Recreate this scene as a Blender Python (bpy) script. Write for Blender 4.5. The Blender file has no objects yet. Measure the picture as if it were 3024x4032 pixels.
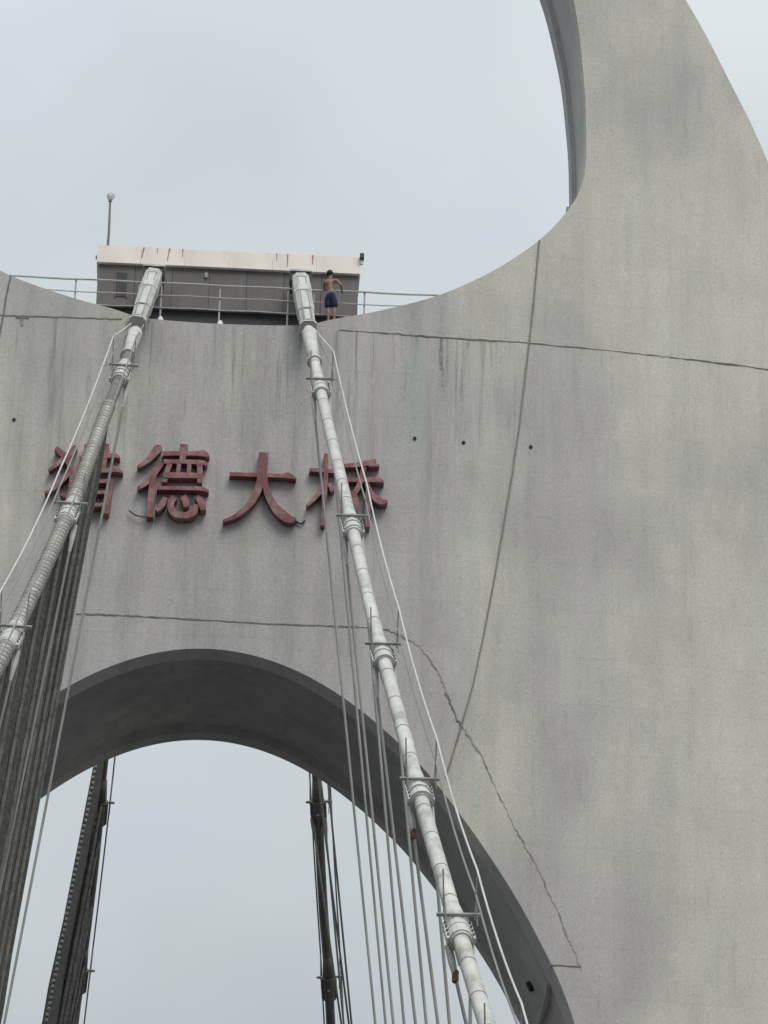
import bpy, bmesh, math, random
from math import sin, cos, radians, pi, sqrt
from mathutils import Vector, Matrix
from mathutils.geometry import delaunay_2d_cdt

random.seed(7)
scene = bpy.context.scene
COL = scene.collection

# ------------------------------------------------------------------ camera
PW, PH, FPX = 3024.0, 4032.0, 15000.0
CAM = Vector((0.5, -103.0, 1.6))
YAW, PITCH, ROLL = radians(2.539), radians(25.5), radians(1.415)
FW = Vector((sin(YAW) * cos(PITCH), cos(YAW) * cos(PITCH), sin(PITCH)))
R0 = Vector((cos(YAW), -sin(YAW), 0))
U0 = R0.cross(FW)
RT = R0 * cos(ROLL) + U0 * sin(ROLL)
UP = U0 * cos(ROLL) - R0 * sin(ROLL)
cd = bpy.data.cameras.new('camera')
cam = bpy.data.objects.new('camera', cd)
COL.objects.link(cam)
M = Matrix((RT, UP, -FW)).transposed().to_4x4()
M.translation = CAM
cam.matrix_world = M
cd.sensor_fit = 'VERTICAL'
cd.sensor_height = 24.0
cd.lens = FPX / PH * 24.0
cd.clip_start = 0.1
cd.clip_end = 6000
scene.camera = cam
scene.render.resolution_x, scene.render.resolution_y = 768, 1024

# ------------------------------------------------------------------ sky and sun
SUN_EL, SUN_AZ = radians(50), radians(160)          # azimuth clockwise from +Y: behind the camera
w = bpy.data.worlds.new('World')
scene.world = w
w.use_nodes = True
nt = w.node_tree
nt.nodes.clear()
N = nt.nodes.new
out = N('ShaderNodeOutputWorld'); bg = N('ShaderNodeBackground')
sky = N('ShaderNodeTexSky'); sky.sky_type = 'NISHITA'; sky.sun_disc = False
sky.sun_elevation = SUN_EL; sky.sun_rotation = SUN_AZ
sky.air_density = 1.5; sky.dust_density = 4.0
tc = N('ShaderNodeTexCoord')
n1 = N('ShaderNodeTexNoise'); n1.inputs['Scale'].default_value = 6.5
n1.inputs['Detail'].default_value = 3.0; n1.inputs['Roughness'].default_value = 0.45
ramp = N('ShaderNodeValToRGB')
ramp.color_ramp.elements[0].position = 0.32; ramp.color_ramp.elements[0].color = (6.05, 6.65, 6.9, 1)
ramp.color_ramp.elements[1].position = 0.70; ramp.color_ramp.elements[1].color = (7.7, 8.3, 8.5, 1)
n2 = N('ShaderNodeTexNoise'); n2.inputs['Scale'].default_value = 11.0; n2.inputs['Detail'].default_value = 2.0
r2 = N('ShaderNodeValToRGB'); r2.color_ramp.elements[0].position = 0.52; r2.color_ramp.elements[1].position = 0.68
r2.color_ramp.elements[0].color = (1, 1, 1, 1); r2.color_ramp.elements[1].color = (1.005, 0.98, 1.045, 1)
mul = N('ShaderNodeMix'); mul.data_type = 'RGBA'; mul.blend_type = 'MULTIPLY'; mul.inputs['Factor'].default_value = 1.0
nt.links.new(tc.outputs['Generated'], n2.inputs['Vector']); nt.links.new(n2.outputs['Fac'], r2.inputs['Fac'])
nt.links.new(ramp.outputs['Color'], mul.inputs['A']); nt.links.new(r2.outputs['Color'], mul.inputs['B'])
mix = N('ShaderNodeMix'); mix.data_type = 'RGBA'; mix.inputs['Factor'].default_value = 0.94
nt.links.new(tc.outputs['Generated'], n1.inputs['Vector'])
nt.links.new(n1.outputs['Fac'], ramp.inputs['Fac'])
nt.links.new(sky.outputs['Color'], mix.inputs['A'])
nt.links.new(mul.outputs['Result'], mix.inputs['B'])
# an overcast sky is brighter overhead than low down: (1 + 2 sin elevation) / 3
sxyz = N('ShaderNodeSeparateXYZ'); nt.links.new(tc.outputs['Generated'], sxyz.inputs[0])
el = N('ShaderNodeMapRange'); el.inputs[1].default_value = 0.0; el.inputs[2].default_value = 1.0
el.inputs[3].default_value = 0.50; el.inputs[4].default_value = 1.5
nt.links.new(sxyz.outputs['Z'], el.inputs[0])
vm = N('ShaderNodeVectorMath'); vm.operation = 'SCALE'
nt.links.new(mix.outputs['Result'], vm.inputs[0]); nt.links.new(el.outputs[0], vm.inputs['Scale'])
nt.links.new(vm.outputs[0], bg.inputs['Color'])
bg.inputs['Strength'].default_value = 0.1
nt.links.new(bg.outputs['Background'], out.inputs['Surface'])

sl = bpy.data.lights.new('sun', 'SUN')
sl.energy = 1.5; sl.angle = radians(30); sl.color = (1.0, 0.945, 0.87)
so = bpy.data.objects.new('sun', sl)
COL.objects.link(so)
sd = Vector((sin(SUN_AZ) * cos(SUN_EL), cos(SUN_AZ) * cos(SUN_EL), sin(SUN_EL)))
so.rotation_euler = sd.to_track_quat('Z', 'Y').to_euler()
so.location = (0, -60, 120)
vs = scene.view_settings
vs.view_transform = 'Standard'; vs.look = 'None'; vs.gamma = 1.0; vs.use_curve_mapping = False
vs.exposure = 0.0


# ------------------------------------------------------------------ helpers
def ray(px, py):
    return FW + RT * ((px - PW / 2) / FPX) - UP * ((py - PH / 2) / FPX)


def at(px, py, Y):
    d = ray(px, py)
    return CAM + d * ((Y - CAM.y) / d.y)


def on_profile(px, py, f, y0, y1):
    """where the sight line meets the ruled sheet z = f(Y)"""
    def g(Y):
        return at(px, py, Y).z - f(Y)
    a, b = y0, y1
    ga = g(a)
    for _ in range(60):
        m = (a + b) / 2
        gm = g(m)
        if (gm > 0) == (ga > 0):
            a = m
        else:
            b = m
    return at(px, py, (a + b) / 2)


def wloc(o):
    v = Vector((0, 0, 0))
    while o is not None:
        v += o.location
        o = o.parent
    return v


def link(name, me, mat, parent=None, loc=None):
    o = bpy.data.objects.new(name, me)
    COL.objects.link(o)
    if mat is not None and len(me.materials) == 0:
        me.materials.append(mat)
    if parent is not None:
        o.parent = parent
    if loc is not None:
        o.location = Vector(loc) - (wloc(parent) if parent else Vector())
    return o


def obj(name, vf, mat, parent=None, smooth=False, loc=None):
    """vf = (verts, faces) in world space -> one mesh object whose origin is loc (default: own centre)"""
    vs_, fs = vf
    vs_ = [Vector(v) for v in vs_]
    if loc is None:
        c = Vector((0, 0, 0))
        for v in vs_:
            c += v
        loc = c / len(vs_)
    loc = Vector(loc)
    me = bpy.data.meshes.new(name)
    me.from_pydata([v - loc for v in vs_], [], fs)
    me.update()
    bm = bmesh.new(); bm.from_mesh(me)
    bmesh.ops.recalc_face_normals(bm, faces=bm.faces)
    bm.to_mesh(me); bm.free()
    if smooth:
        for p in me.polygons:
            p.use_smooth = True
    return link(name, me, mat, parent, loc)


def tag(o, label=None, cat=None, group=None, kind=None):
    if label: o['label'] = label
    if cat: o['category'] = cat
    if group: o['group'] = group
    if kind: o['kind'] = kind
    return o


def empty(name, loc, label, cat, group=None):
    o = bpy.data.objects.new(name, None)
    COL.objects.link(o)
    o.location = loc
    o.empty_display_size = 0.3
    return tag(o, label, cat, group)


def join(*parts):
    V, F = [], []
    for v, f in parts:
        k = len(V)
        V += list(v); F += [tuple(i + k for i in q) for q in f]
    return V, F


def box(c, s, ax=None):
    c = Vector(c)
    ax = ax or (Vector((1, 0, 0)), Vector((0, 1, 0)), Vector((0, 0, 1)))
    V = []
    for i in (-1, 1):
        for j in (-1, 1):
            for k in (-1, 1):
                V.append(c + ax[0] * (i * s[0] / 2) + ax[1] * (j * s[1] / 2) + ax[2] * (k * s[2] / 2))
    F = [(0, 1, 3, 2), (4, 6, 7, 5), (0, 4, 5, 1), (2, 3, 7, 6), (0, 2, 6, 4), (1, 5, 7, 3)]
    return V, F


def tube(pts, rad, n=10, cap=True):
    pts = [Vector(p) for p in pts]
    if not hasattr(rad, '__len__'):
        rad = [rad] * len(pts)
    V, F = [], []
    ref = None
    for i, p in enumerate(pts):
        t = (pts[min(i + 1, len(pts) - 1)] - pts[max(i - 1, 0)])
        if t.length < 1e-9:
            t = pts[-1] - pts[0]
        t.normalize()
        if ref is None:
            ref = Vector((0, 0, 1)) if abs(t.z) < 0.9 else Vector((1, 0, 0))
        a = (ref - t * ref.dot(t)).normalized()
        ref = a
        b = t.cross(a)
        for k in range(n):
            an = 2 * pi * k / n
            V.append(p + (a * cos(an) + b * sin(an)) * rad[i])
    for i in range(len(pts) - 1):
        for k in range(n):
            F.append((i * n + k, i * n + (k + 1) % n, (i + 1) * n + (k + 1) % n, (i + 1) * n + k))
    if cap:
        F.append(tuple(range(n))[::-1])
        F.append(tuple((len(pts) - 1) * n + k for k in range(n)))
    return V, F


def spline(pts, n=12):
    """Catmull-Rom through the points"""
    P = [Vector(p) for p in pts]
    P = [P[0] * 2 - P[1]] + P + [P[-1] * 2 - P[-2]]
    R = []
    for i in range(1, len(P) - 2):
        for k in range(n):
            t = k / n
            a, b, c, d = P[i - 1], P[i], P[i + 1], P[i + 2]
            R.append(0.5 * ((2 * b) + (c - a) * t + (2 * a - 5 * b + 4 * c - d) * t * t + (3 * b - a - 3 * c + d) * t ** 3))
    R.append(P[-2])
    return R


def lin(hexs):
    c = [int(hexs[i:i + 2], 16) / 255 for i in (0, 2, 4)]
    return [x / 12.92 if x <= 0.04045 else ((x + 0.055) / 1.055) ** 2.4 for x in c]


# ------------------------------------------------------------------ materials
def mat(name, col, rough=0.7, var=0.25, scale=3.0, metal=0.0, stretch=(1, 1, 1), dirt=None, dirt_amt=0.4, bump=0.0):
    m = bpy.data.materials.new(name)
    m.use_nodes = True
    t = m.node_tree
    b = t.nodes['Principled BSDF']
    b.inputs['Roughness'].default_value = rough
    b.inputs['Metallic'].default_value = metal
    tc_ = t.nodes.new('ShaderNodeTexCoord')
    mp = t.nodes.new('ShaderNodeMapping'); mp.inputs['Scale'].default_value = stretch
    nz = t.nodes.new('ShaderNodeTexNoise'); nz.inputs['Scale'].default_value = scale
    nz.inputs['Detail'].default_value = 6; nz.inputs['Roughness'].default_value = 0.65
    rp = t.nodes.new('ShaderNodeValToRGB')
    rp.color_ramp.elements[0].position = 0.3; rp.color_ramp.elements[1].position = 0.72
    lo = [c * (1 - var) for c in col]; hi = [min(1, c * (1 + var)) for c in col]
    rp.color_ramp.elements[0].color = (*lo, 1); rp.color_ramp.elements[1].color = (*hi, 1)
    t.links.new(tc_.outputs['Object'], mp.inputs['Vector'])
    t.links.new(mp.outputs['Vector'], nz.inputs['Vector'])
    t.links.new(nz.outputs['Fac'], rp.inputs['Fac'])
    src = rp.outputs['Color']
    if dirt:
        n2 = t.nodes.new('ShaderNodeTexNoise'); n2.inputs['Scale'].default_value = scale * 0.6
        n2.inputs['Detail'].default_value = 8; n2.inputs['Roughness'].default_value = 0.7
        r2 = t.nodes.new('ShaderNodeValToRGB')
        r2.color_ramp.elements[0].position = 0.52; r2.color_ramp.elements[1].position = 0.68
        r2.color_ramp.elements[0].color = (0, 0, 0, 1); r2.color_ramp.elements[1].color = (dirt_amt,) * 3 + (1,)
        mp2 = t.nodes.new('ShaderNodeMapping'); mp2.inputs['Scale'].default_value = stretch
        mp2.inputs['Location'].default_value = (3.1, 7.7, 1.9)
        t.links.new(tc_.outputs['Object'], mp2.inputs['Vector'])
        t.links.new(mp2.outputs['Vector'], n2.inputs['Vector'])
        t.links.new(n2.outputs['Fac'], r2.inputs['Fac'])
        mx = t.nodes.new('ShaderNodeMix'); mx.data_type = 'RGBA'
        mx.inputs['B'].default_value = (*dirt, 1)
        t.links.new(r2.outputs['Color'], mx.inputs['Factor'])
        t.links.new(src, mx.inputs['A'])
        src = mx.outputs['Result']
    t.links.new(src, b.inputs['Base Color'])
    if bump:
        bp = t.nodes.new('ShaderNodeBump'); bp.inputs['Strength'].default_value = bump
        bp.inputs['Distance'].default_value = 0.02
        t.links.new(nz.outputs['Fac'], bp.inputs['Height'])
        t.links.new(bp.outputs['Normal'], b.inputs['Normal'])
    return m


def concrete_mat():
    m = bpy.data.materials.new('weathered_concrete')
    m.use_nodes = True
    t = m.node_tree
    L = t.links.new
    b = t.nodes['Principled BSDF']
    b.inputs['Roughness'].default_value = 0.85
    tc_ = t.nodes.new('ShaderNodeTexCoord')

    def noise(scale, stretch, detail=5, rough=0.6, loc=(0, 0, 0)):
        mp = t.nodes.new('ShaderNodeMapping')
        mp.inputs['Scale'].default_value = stretch; mp.inputs['Location'].default_value = loc
        nz = t.nodes.new('ShaderNodeTexNoise'); nz.inputs['Scale'].default_value = scale
        nz.inputs['Detail'].default_value = detail; nz.inputs['Roughness'].default_value = rough
        L(tc_.outputs['Object'], mp.inputs['Vector']); L(mp.outputs['Vector'], nz.inputs['Vector'])
        return nz.outputs['Fac']

    def ramp_(src, p0, p1, c0, c1):
        r = t.nodes.new('ShaderNodeValToRGB')
        r.color_ramp.elements[0].position = p0; r.color_ramp.elements[1].position = p1
        r.color_ramp.elements[0].color = (*c0, 1); r.color_ramp.elements[1].color = (*c1, 1)
        L(src, r.inputs['Fac'])
        return r.outputs['Color']

    def mixc(a, b_, fac, mode='MIX'):
        x = t.nodes.new('ShaderNodeMix'); x.data_type = 'RGBA'; x.blend_type = mode
        if isinstance(fac, float): x.inputs['Factor'].default_value = fac
        else: L(fac, x.inputs['Factor'])
        for s, v in (('A', a), ('B', b_)):
            if isinstance(v, tuple): x.inputs[s].default_value = (*v, 1)
            else: L(v, x.inputs[s])
        return x.outputs['Result']

    def math_(op, a, b_=None, c=None):
        x = t.nodes.new('ShaderNodeMath'); x.operation = op
        for i, v in enumerate((a, b_, c)):
            if v is None: continue
            if isinstance(v, (int, float)): x.inputs[i].default_value = v
            else: L(v, x.inputs[i])
        return x.outputs[0]

    def maprange(v, a, b_, c, d):
        x = t.nodes.new('ShaderNodeMapRange')
        x.inputs[1].default_value = a; x.inputs[2].default_value = b_
        x.inputs[3].default_value = c; x.inputs[4].default_value = d
        L(v, x.inputs[0])
        return x.outputs[0]

    sep = t.nodes.new('ShaderNodeSeparateXYZ'); L(tc_.outputs['Object'], sep.inputs[0])
    X, Z = sep.outputs['X'], sep.outputs['Z']
    # two tints of the paint: cool grey in the middle, olive grey in large patches and on the flanks
    patch = noise(0.16, (1, 1, 0.55), 3, 0.5)
    flank = maprange(math_('ABSOLUTE', X), 5.0, 14.0, -0.07, 0.11)
    pf = ramp_(math_('ADD', patch, flank), 0.46, 0.60, (0, 0, 0), (1, 1, 1))
    base = mixc((0.512, 0.498, 0.496), (0.662, 0.650, 0.575), pf)
    # broad mottling
    base = mixc(base, ramp_(noise(0.55, (1, 1, 0.6), 6, 0.62, (4, 2, 9)), 0.3, 0.7, (0.90, 0.90, 0.90), (1.05, 1.05, 1.05)), 1.0, 'MULTIPLY')
    # rain streaks, long in Z
    st = ramp_(noise(1.0, (1.5, 1.5, 0.10), 6, 0.68, (1, 1, 3)), 0.42, 0.66, (1, 1, 1), (0.72, 0.72, 0.71))
    base = mixc(base, st, math_('SUBTRACT', 0.62, maprange(math_('ABSOLUTE', X), 5.0, 11.0, 0.0, 0.42)), 'MULTIPLY')
    fs = ramp_(noise(1.0, (5.5, 5.5, 0.55), 6, 0.75, (6, 3, 2)), 0.55, 0.70, (1, 1, 1), (0.80, 0.80, 0.79))
    base = mixc(base, fs, 0.6, 'MULTIPLY')
    fl = ramp_(noise(3.2, (1, 1, 0.8), 8, 0.8, (9, 9, 4)), 0.62, 0.74, (1, 1, 1), (0.72, 0.72, 0.71))
    base = mixc(base, fl, 0.7, 'MULTIPLY')
    # darker runs under the saddle ledge, fading out downward over 6 m
    run = noise(1.0, (3.6, 3.6, 0.16), 5, 0.7, (8, 0, 1))
    runm = ramp_(run, 0.53, 0.64, (0, 0, 0), (1, 1, 1))
    band = math_('MULTIPLY', maprange(Z, 49.5, 57.0, 0.0, 0.62), math_('SUBTRACT', 1.0, maprange(math_('ABSOLUTE', X), 7.0, 11.0, 0.0, 0.75)))
    band = math_('MULTIPLY', band, math_('LESS_THAN', Z, 56.88))
    base = mixc(base, (0.17, 0.175, 0.16), math_('MULTIPLY', band, runm))
    # pale verdigris runs
    g = ramp_(noise(0.9, (1.1, 1.1, 0.22), 4, 0.6, (2, 5, 6)), 0.60, 0.72, (0, 0, 0), (0.35, 0.35, 0.35))
    base = mixc(base, (0.44, 0.52, 0.485), g)
    # one broad greenish run right of the sign
    gx_ = math_('ABSOLUTE', math_('SUBTRACT', math_('ADD', X, math_('MULTIPLY', run, 0.5)), 6.2))
    gm = math_('MULTIPLY', maprange(gx_, 0.12, 0.42, 0.38, 0.0), math_('MULTIPLY', maprange(Z, 51.5, 53.5, 0.0, 1.0), maprange(Z, 56.0, 56.8, 1.0, 0.0)))
    base = mixc(base, (0.40, 0.49, 0.445), gm)
    # formwork lifts: faint tone steps
    wv = t.nodes.new('ShaderNodeTexBrick')
    wv.inputs['Scale'].default_value = 1.0; wv.inputs['Mortar Size'].default_value = 0.012
    wv.inputs['Brick Width'].default_value = 2.4; wv.inputs['Row Height'].default_value = 1.5
    wv.offset = 0.0
    wv.inputs['Color1'].default_value = (1, 1, 1, 1); wv.inputs['Color2'].default_value = (0.955, 0.957, 0.96, 1)
    wv.inputs['Mortar'].default_value = (0.88, 0.88, 0.88, 1)
    cb = t.nodes.new('ShaderNodeCombineXYZ'); L(X, cb.inputs[0]); L(Z, cb.inputs[1])
    L(cb.outputs[0], wv.inputs['Vector'])
    base = mixc(base, wv.outputs['Color'], 0.8, 'MULTIPLY')
    # grain
    gr = noise(22.0, (1, 1, 1), 3, 0.7)
    base = mixc(base, ramp_(gr, 0.3, 0.7, (0.80, 0.80, 0.80), (1.12, 1.12, 1.12)), 1.0, 'MULTIPLY')
    L(base, b.inputs['Base Color'])
    bp = t.nodes.new('ShaderNodeBump'); bp.inputs['Strength'].default_value = 0.25; bp.inputs['Distance'].default_value = 0.02
    L(noise(6.0, (1, 1, 1), 6, 0.7), bp.inputs['Height']); L(bp.outputs['Normal'], b.inputs['Normal'])
    return m


MC = concrete_mat()
M_JOINT = mat('joint_sealant', (0.19, 0.19, 0.17), 0.9, 0.45, 2.0)
M_CRACK = mat('crack_stain', (0.28, 0.275, 0.24), 0.9, 0.5, 3.0)
M_HOLE = mat('hole_dark', (0.02, 0.022, 0.025), 0.9)
M_COND = mat('conductor_strip', (0.22, 0.22, 0.20), 0.7, 0.2, 2.0)
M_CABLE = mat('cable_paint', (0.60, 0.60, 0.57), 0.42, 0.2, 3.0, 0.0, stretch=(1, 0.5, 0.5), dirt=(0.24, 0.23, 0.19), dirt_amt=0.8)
M_CABLE_D = mat('cable_weathered_backlit', (0.19, 0.185, 0.17), 0.7, 0.3, 4.0, dirt=(0.09, 0.09, 0.075), dirt_amt=0.6)  # darker cable tone; on the far cables it carries their backlit shade
M_CLAMP = mat('clamp_paint', (0.62, 0.63, 0.60), 0.45, 0.15, 4.0, dirt=(0.2, 0.2, 0.16), dirt_amt=0.5)
M_RING = mat('ring_metal', (0.46, 0.45, 0.42), 0.4, 0.6, 6.0, 0.1, dirt=(0.16, 0.15, 0.13), dirt_amt=0.8)
M_STEEL = mat('galvanised_steel', (0.20, 0.20, 0.19), 0.55, 0.3, 6.0, 0.3)
M_HANGER = mat('hanger_sheath', (0.30, 0.31, 0.295), 0.55, 0.25, 1.0, stretch=(4, 4, 0.5))
M_ROPE = mat('white_rope', (0.58, 0.59, 0.565), 0.6, 0.15, 1.0)
M_ROPE_D = mat('grey_rope', (0.27, 0.27, 0.26), 0.6, 0.2, 1.0)
M_NET = mat('dark_netting', (0.104, 0.100, 0.093), 0.95, 0.9, 4.0, stretch=(1.5, 2.5, 2.2))
M_TAPE = mat('webbing_tape', (0.20, 0.196, 0.185), 0.9, 0.5, 4.0)
M_RED = mat('faded_red_enamel', (0.205, 0.062, 0.070), 0.55, 0.3, 3.0, dirt=(0.33, 0.23, 0.23), dirt_amt=0.8)
M_RUST = mat('rust', (0.17, 0.095, 0.07), 0.9, 0.4, 6.0)
M_STREAK = mat('rust_streak', (0.36, 0.215, 0.165), 0.9, 0.4, 8.0)
M_RAIL = mat('rail_paint', (0.46, 0.44, 0.42), 0.5, 0.2, 3.0)
M_FASCIA = mat('cream_fascia', (0.74, 0.69, 0.63), 0.6, 0.10, 1.2, stretch=(1, 1, 0.5), dirt=(0.62, 0.47, 0.38), dirt_amt=0.5)
M_CABIN = mat('grey_cabin_wall', (0.150, 0.146, 0.144), 0.75, 0.22, 1.3, stretch=(1.5, 1, 0.3), dirt=(0.16, 0.12, 0.115), dirt_amt=0.3)
M_DARK = mat('dark_metal_and_shade', (0.035, 0.037, 0.04), 0.6, 0.3, 4.0)  # metal parts, and the shadow block under the cabin
M_SKIN = mat('skin', (0.28, 0.165, 0.13), 0.55, 0.12, 9.0)
M_HAIR = mat('hair', (0.012, 0.010, 0.010), 0.6, 0.3, 20.0)
M_SHORTS = mat('blue_shorts', (0.008, 0.016, 0.058), 0.8, 0.35, 7.0)
M_WHITE = mat('white_plastic', (0.75, 0.76, 0.76), 0.35, 0.05, 3.0)
M_ASPHALT = mat('asphalt', (0.05, 0.05, 0.05), 0.9, 0.25, 8.0)
M_WATER = mat('river_water', (0.055, 0.055, 0.054), 0.15, 0.3, 0.2, bump=0.3)
M_LINE = mat('road_paint', (0.7, 0.7, 0.68), 0.7, 0.1, 3.0)
M_GLASS = bpy.data.materials.new('beacon_glass')
M_GLASS.use_nodes = True
_b = M_GLASS.node_tree.nodes['Principled BSDF']
_b.inputs['Base Color'].default_value = (0.80, 0.83, 0.92, 1); _b.inputs['Roughness'].default_value = 0.15
_b.inputs['Transmission Weight'].default_value = 0.45

# ------------------------------------------------------------------ setting below the frame
tag(obj('river', ([(-2500, -2500, -16), (2500, -2500, -16), (2500, 2500, -16), (-2500, 2500, -16)], [(0, 1, 2, 3)]), M_WATER), kind='structure')
deck = tag(obj('bridge_deck', box((0, 0, -1.3), (27, 420, 2.6)), M_ASPHALT), kind='structure')
for sx in (-1, 1):
    tag(obj('kerb', box((sx * 10.6, 0, 0.07), (0.3, 420, 0.15)), mat('kerb_concrete', (0.35, 0.35, 0.33))), kind='structure')
for i in range(28):
    for lx in (-3.5, 3.5):
        me = bpy.data.meshes.get('lane_dash')
        if me is None:
            me = bpy.data.meshes.new('lane_dash')
            v, f = box((0, 0, 0), (0.15, 6, 0.004)); me.from_pydata(v, [], f)
        link('lane_dash', me, M_LINE, deck, (lx, -200 + i * 15, 0.006))

# ------------------------------------------------------------------ tower
T = 7.1                                            # where the far cables leave the tower


def back_y(x, z):
    k = min(1.0, max(0.0, (z - 50.0) / 12.0))
    k = k * k * (3 - 2 * k)
    return 6.5 * (1 - k) + 4.3 * k + (0.6 * bend(x) if k > 0 else 0) * k - bend(x) * 0.3


def bend(x):
    d = abs(x) - 6.5
    return 0.10 * (sqrt(d * d + 4.0) + d) / 2


def surf(px, py, off=0.0):
    """point on the tower's front face"""
    Y = 0.0
    for _ in range(8):
        p = at(px, py, Y)
        Y = bend(p.x) + off
    return at(px, py, Y)


def half(pts):                                      # smooth the right half of a contour, given in (x, z)
    if pts[-1][0] == 0:                             # ends on the axis: smooth across it as well
        ext_ = [(-pts[1][0], pts[1][1])] + pts + [(-pts[-2][0], pts[-2][1])]
    else:
        ext_ = [(-pts[1][0], pts[1][1])] + pts
    q = spline([(x, 0, z) for x, z in ext_], 10)[10:]
    if pts[-1][0] == 0:
        q = q[:-10]
    return [(v.x, v.z) for v in q]


def px_half(pxs):
    return [(surf(x, y).x, surf(x, y).z) for x, y in pxs]


ARCH_PX = [(1703, 3067), (1910, 3345), (2095, 3649), (2261, 4026)]
arch = half([(0.7 * i_, 46.08 - 0.0848 * (0.7 * i_) ** 2) for i_ in range(9)] + px_half(ARCH_PX) + [(12.15, 30), (13.25, 24), (13.9, 16), (14.15, 6), (14.2, -17)])
OPEN_PX = [(1180, 1280), (1320, 1255), (1500, 1222), (1720, 1165), (1900, 1088), (2015, 1022), (2125, 945), (2210, 862), (2280, 765), (2305, 660), (2308, 500), (2298, 300), (2258, 0)]
ph = px_half(OPEN_PX)
opening = half([(0, 56.92)] + ph + [(ph[-1][0] - 0.9, 73.0), (ph[-1][0] - 3.0, 76.8), (4.2, 79.8), (0, 81)])
OUT_PX = [(2700, 0), (2870, 315), (3024, 640)]
po = px_half(OUT_PX)
outer = half([(0, 85.5), (4.8, 83.6), (8.8, 79.4), (11.7, 74.8)] + po + [(19.3, 57.5), (20.9, 50), (21.6, 42), (21.3, 32), (20.3, 20), (19.3, 8), (18.8, -17)])


def mirror(h):                                     # full contour from left to right
    return [(-x, z) for x, z in h[:0:-1]] + h


tower = empty('bridge_tower', (0, 0, 0), 'huge pale concrete shell tower with arch opening and round upper opening', 'tower')
# outline: arch is open at the bottom, so outer contour and arch form one loop
outl = mirror(outer)[::-1]                          # right bottom ... left bottom
outl = outl + mirror(arch)                          # left arch foot ... right arch foot
hole = mirror(opening)
if hole[0] == hole[-1]:
    hole = hole[:-1]
hole = [p for i, p in enumerate(hole) if i == 0 or (abs(p[0] - hole[i - 1][0]) + abs(p[1] - hole[i - 1][1])) > 1e-4]
if abs(hole[0][0] - hole[-1][0]) + abs(hole[0][1] - hole[-1][1]) < 1e-3:
    hole = hole[:-1]


def inside(p, poly):
    r = False
    j = len(poly) - 1
    for i in range(len(poly)):
        if (poly[i][1] > p[1]) != (poly[j][1] > p[1]) and p[0] < (poly[j][0] - poly[i][0]) * (p[1] - poly[i][1]) / (poly[j][1] - poly[i][1]) + poly[i][0]:
            r = not r
        j = i
    return r


grid = []
for i in range(-21, 22):
    for k in range(-17, 86):
        p = (i * 1.0 + 0.013, k * 1.0 + 0.017)
        if inside(p, outl) and not inside(p, hole):
            grid.append(p)
pts2 = [Vector(p) for p in outl + hole + grid]
no, nh = len(outl), len(hole)
faces_in = [list(range(no)), list(range(no, no + nh))]
edges_in = [(i, (i + 1) % no) for i in range(no)] + [(no + i, no + (i + 1) % nh) for i in range(nh)]
res = delaunay_2d_cdt(pts2, edges_in, [], 0, 1e-5)
rv, rf = res[0], res[2]
tri = []
for f in rf:
    c = sum((rv[i] for i in f), Vector((0, 0))) / len(f)
    if inside(c, outl) and not inside(c, hole):
        tri.append(f)
obj('front_face', ([(v.x, bend(v.x), v.y) for v in rv], tri), MC, tower, True, (0, 0, 0))
obj('back_face', ([(v.x, back_y(v.x, v.y), v.y) for v in rv], tri), MC, tower, True, (0, 0, 0))


def reveal(name, h, prof, closed, m=MC):
    """sweep a profile of (depth fraction, inset into the opening) round a contour"""
    n = len(h)
    V, F = [], []
    nr = []
    for i in range(n):
        a = h[i - 1] if (i > 0 or closed) else h[i]
        b = h[(i + 1) % n] if (i < n - 1 or closed) else h[i]
        tx, tz = b[0] - a[0], b[1] - a[1]
        l = sqrt(tx * tx + tz * tz) or 1
        nr.append((tz / l, -tx / l))
    for d, ins in prof:
        for i in range(n):
            x, z = h[i]
            y0, y1 = bend(x), back_y(x, z)
            V.append((x + nr[i][0] * ins, y0 + (y1 - y0) * d, z + nr[i][1] * ins))
    for j in range(len(prof) - 1):
        for i in range(n if closed else n - 1):
            k = (i + 1) % n
            F.append((j * n + i, j * n + k, (j + 1) * n + k, (j + 1) * n + i))
    return obj(name, (V, F), m, tower, False, (0, 0, 0))


# the arch runs left to right over the top: the inward normal (tz, -tx) points down into the opening
reveal('arch_soffit', mirror(arch), [(0, 0), (0.055, 0.20), (0.065, 0.20), (0.07, 0.0), (0.50, -0.10), (0.90, 0.02), (0.905, 0.28), (1, 0.28)], False)
reveal('opening_reveal', hole, [(0, 0), (0.03, -0.05), (0.07, -0.05), (0.075, 0.0), (0.80, 0.0), (0.805, -0.16), (1, -0.16)], True)
reveal('outer_flank', outl[:len(mirror(outer))], [(0, 0), (1, 0)], False)


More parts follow.
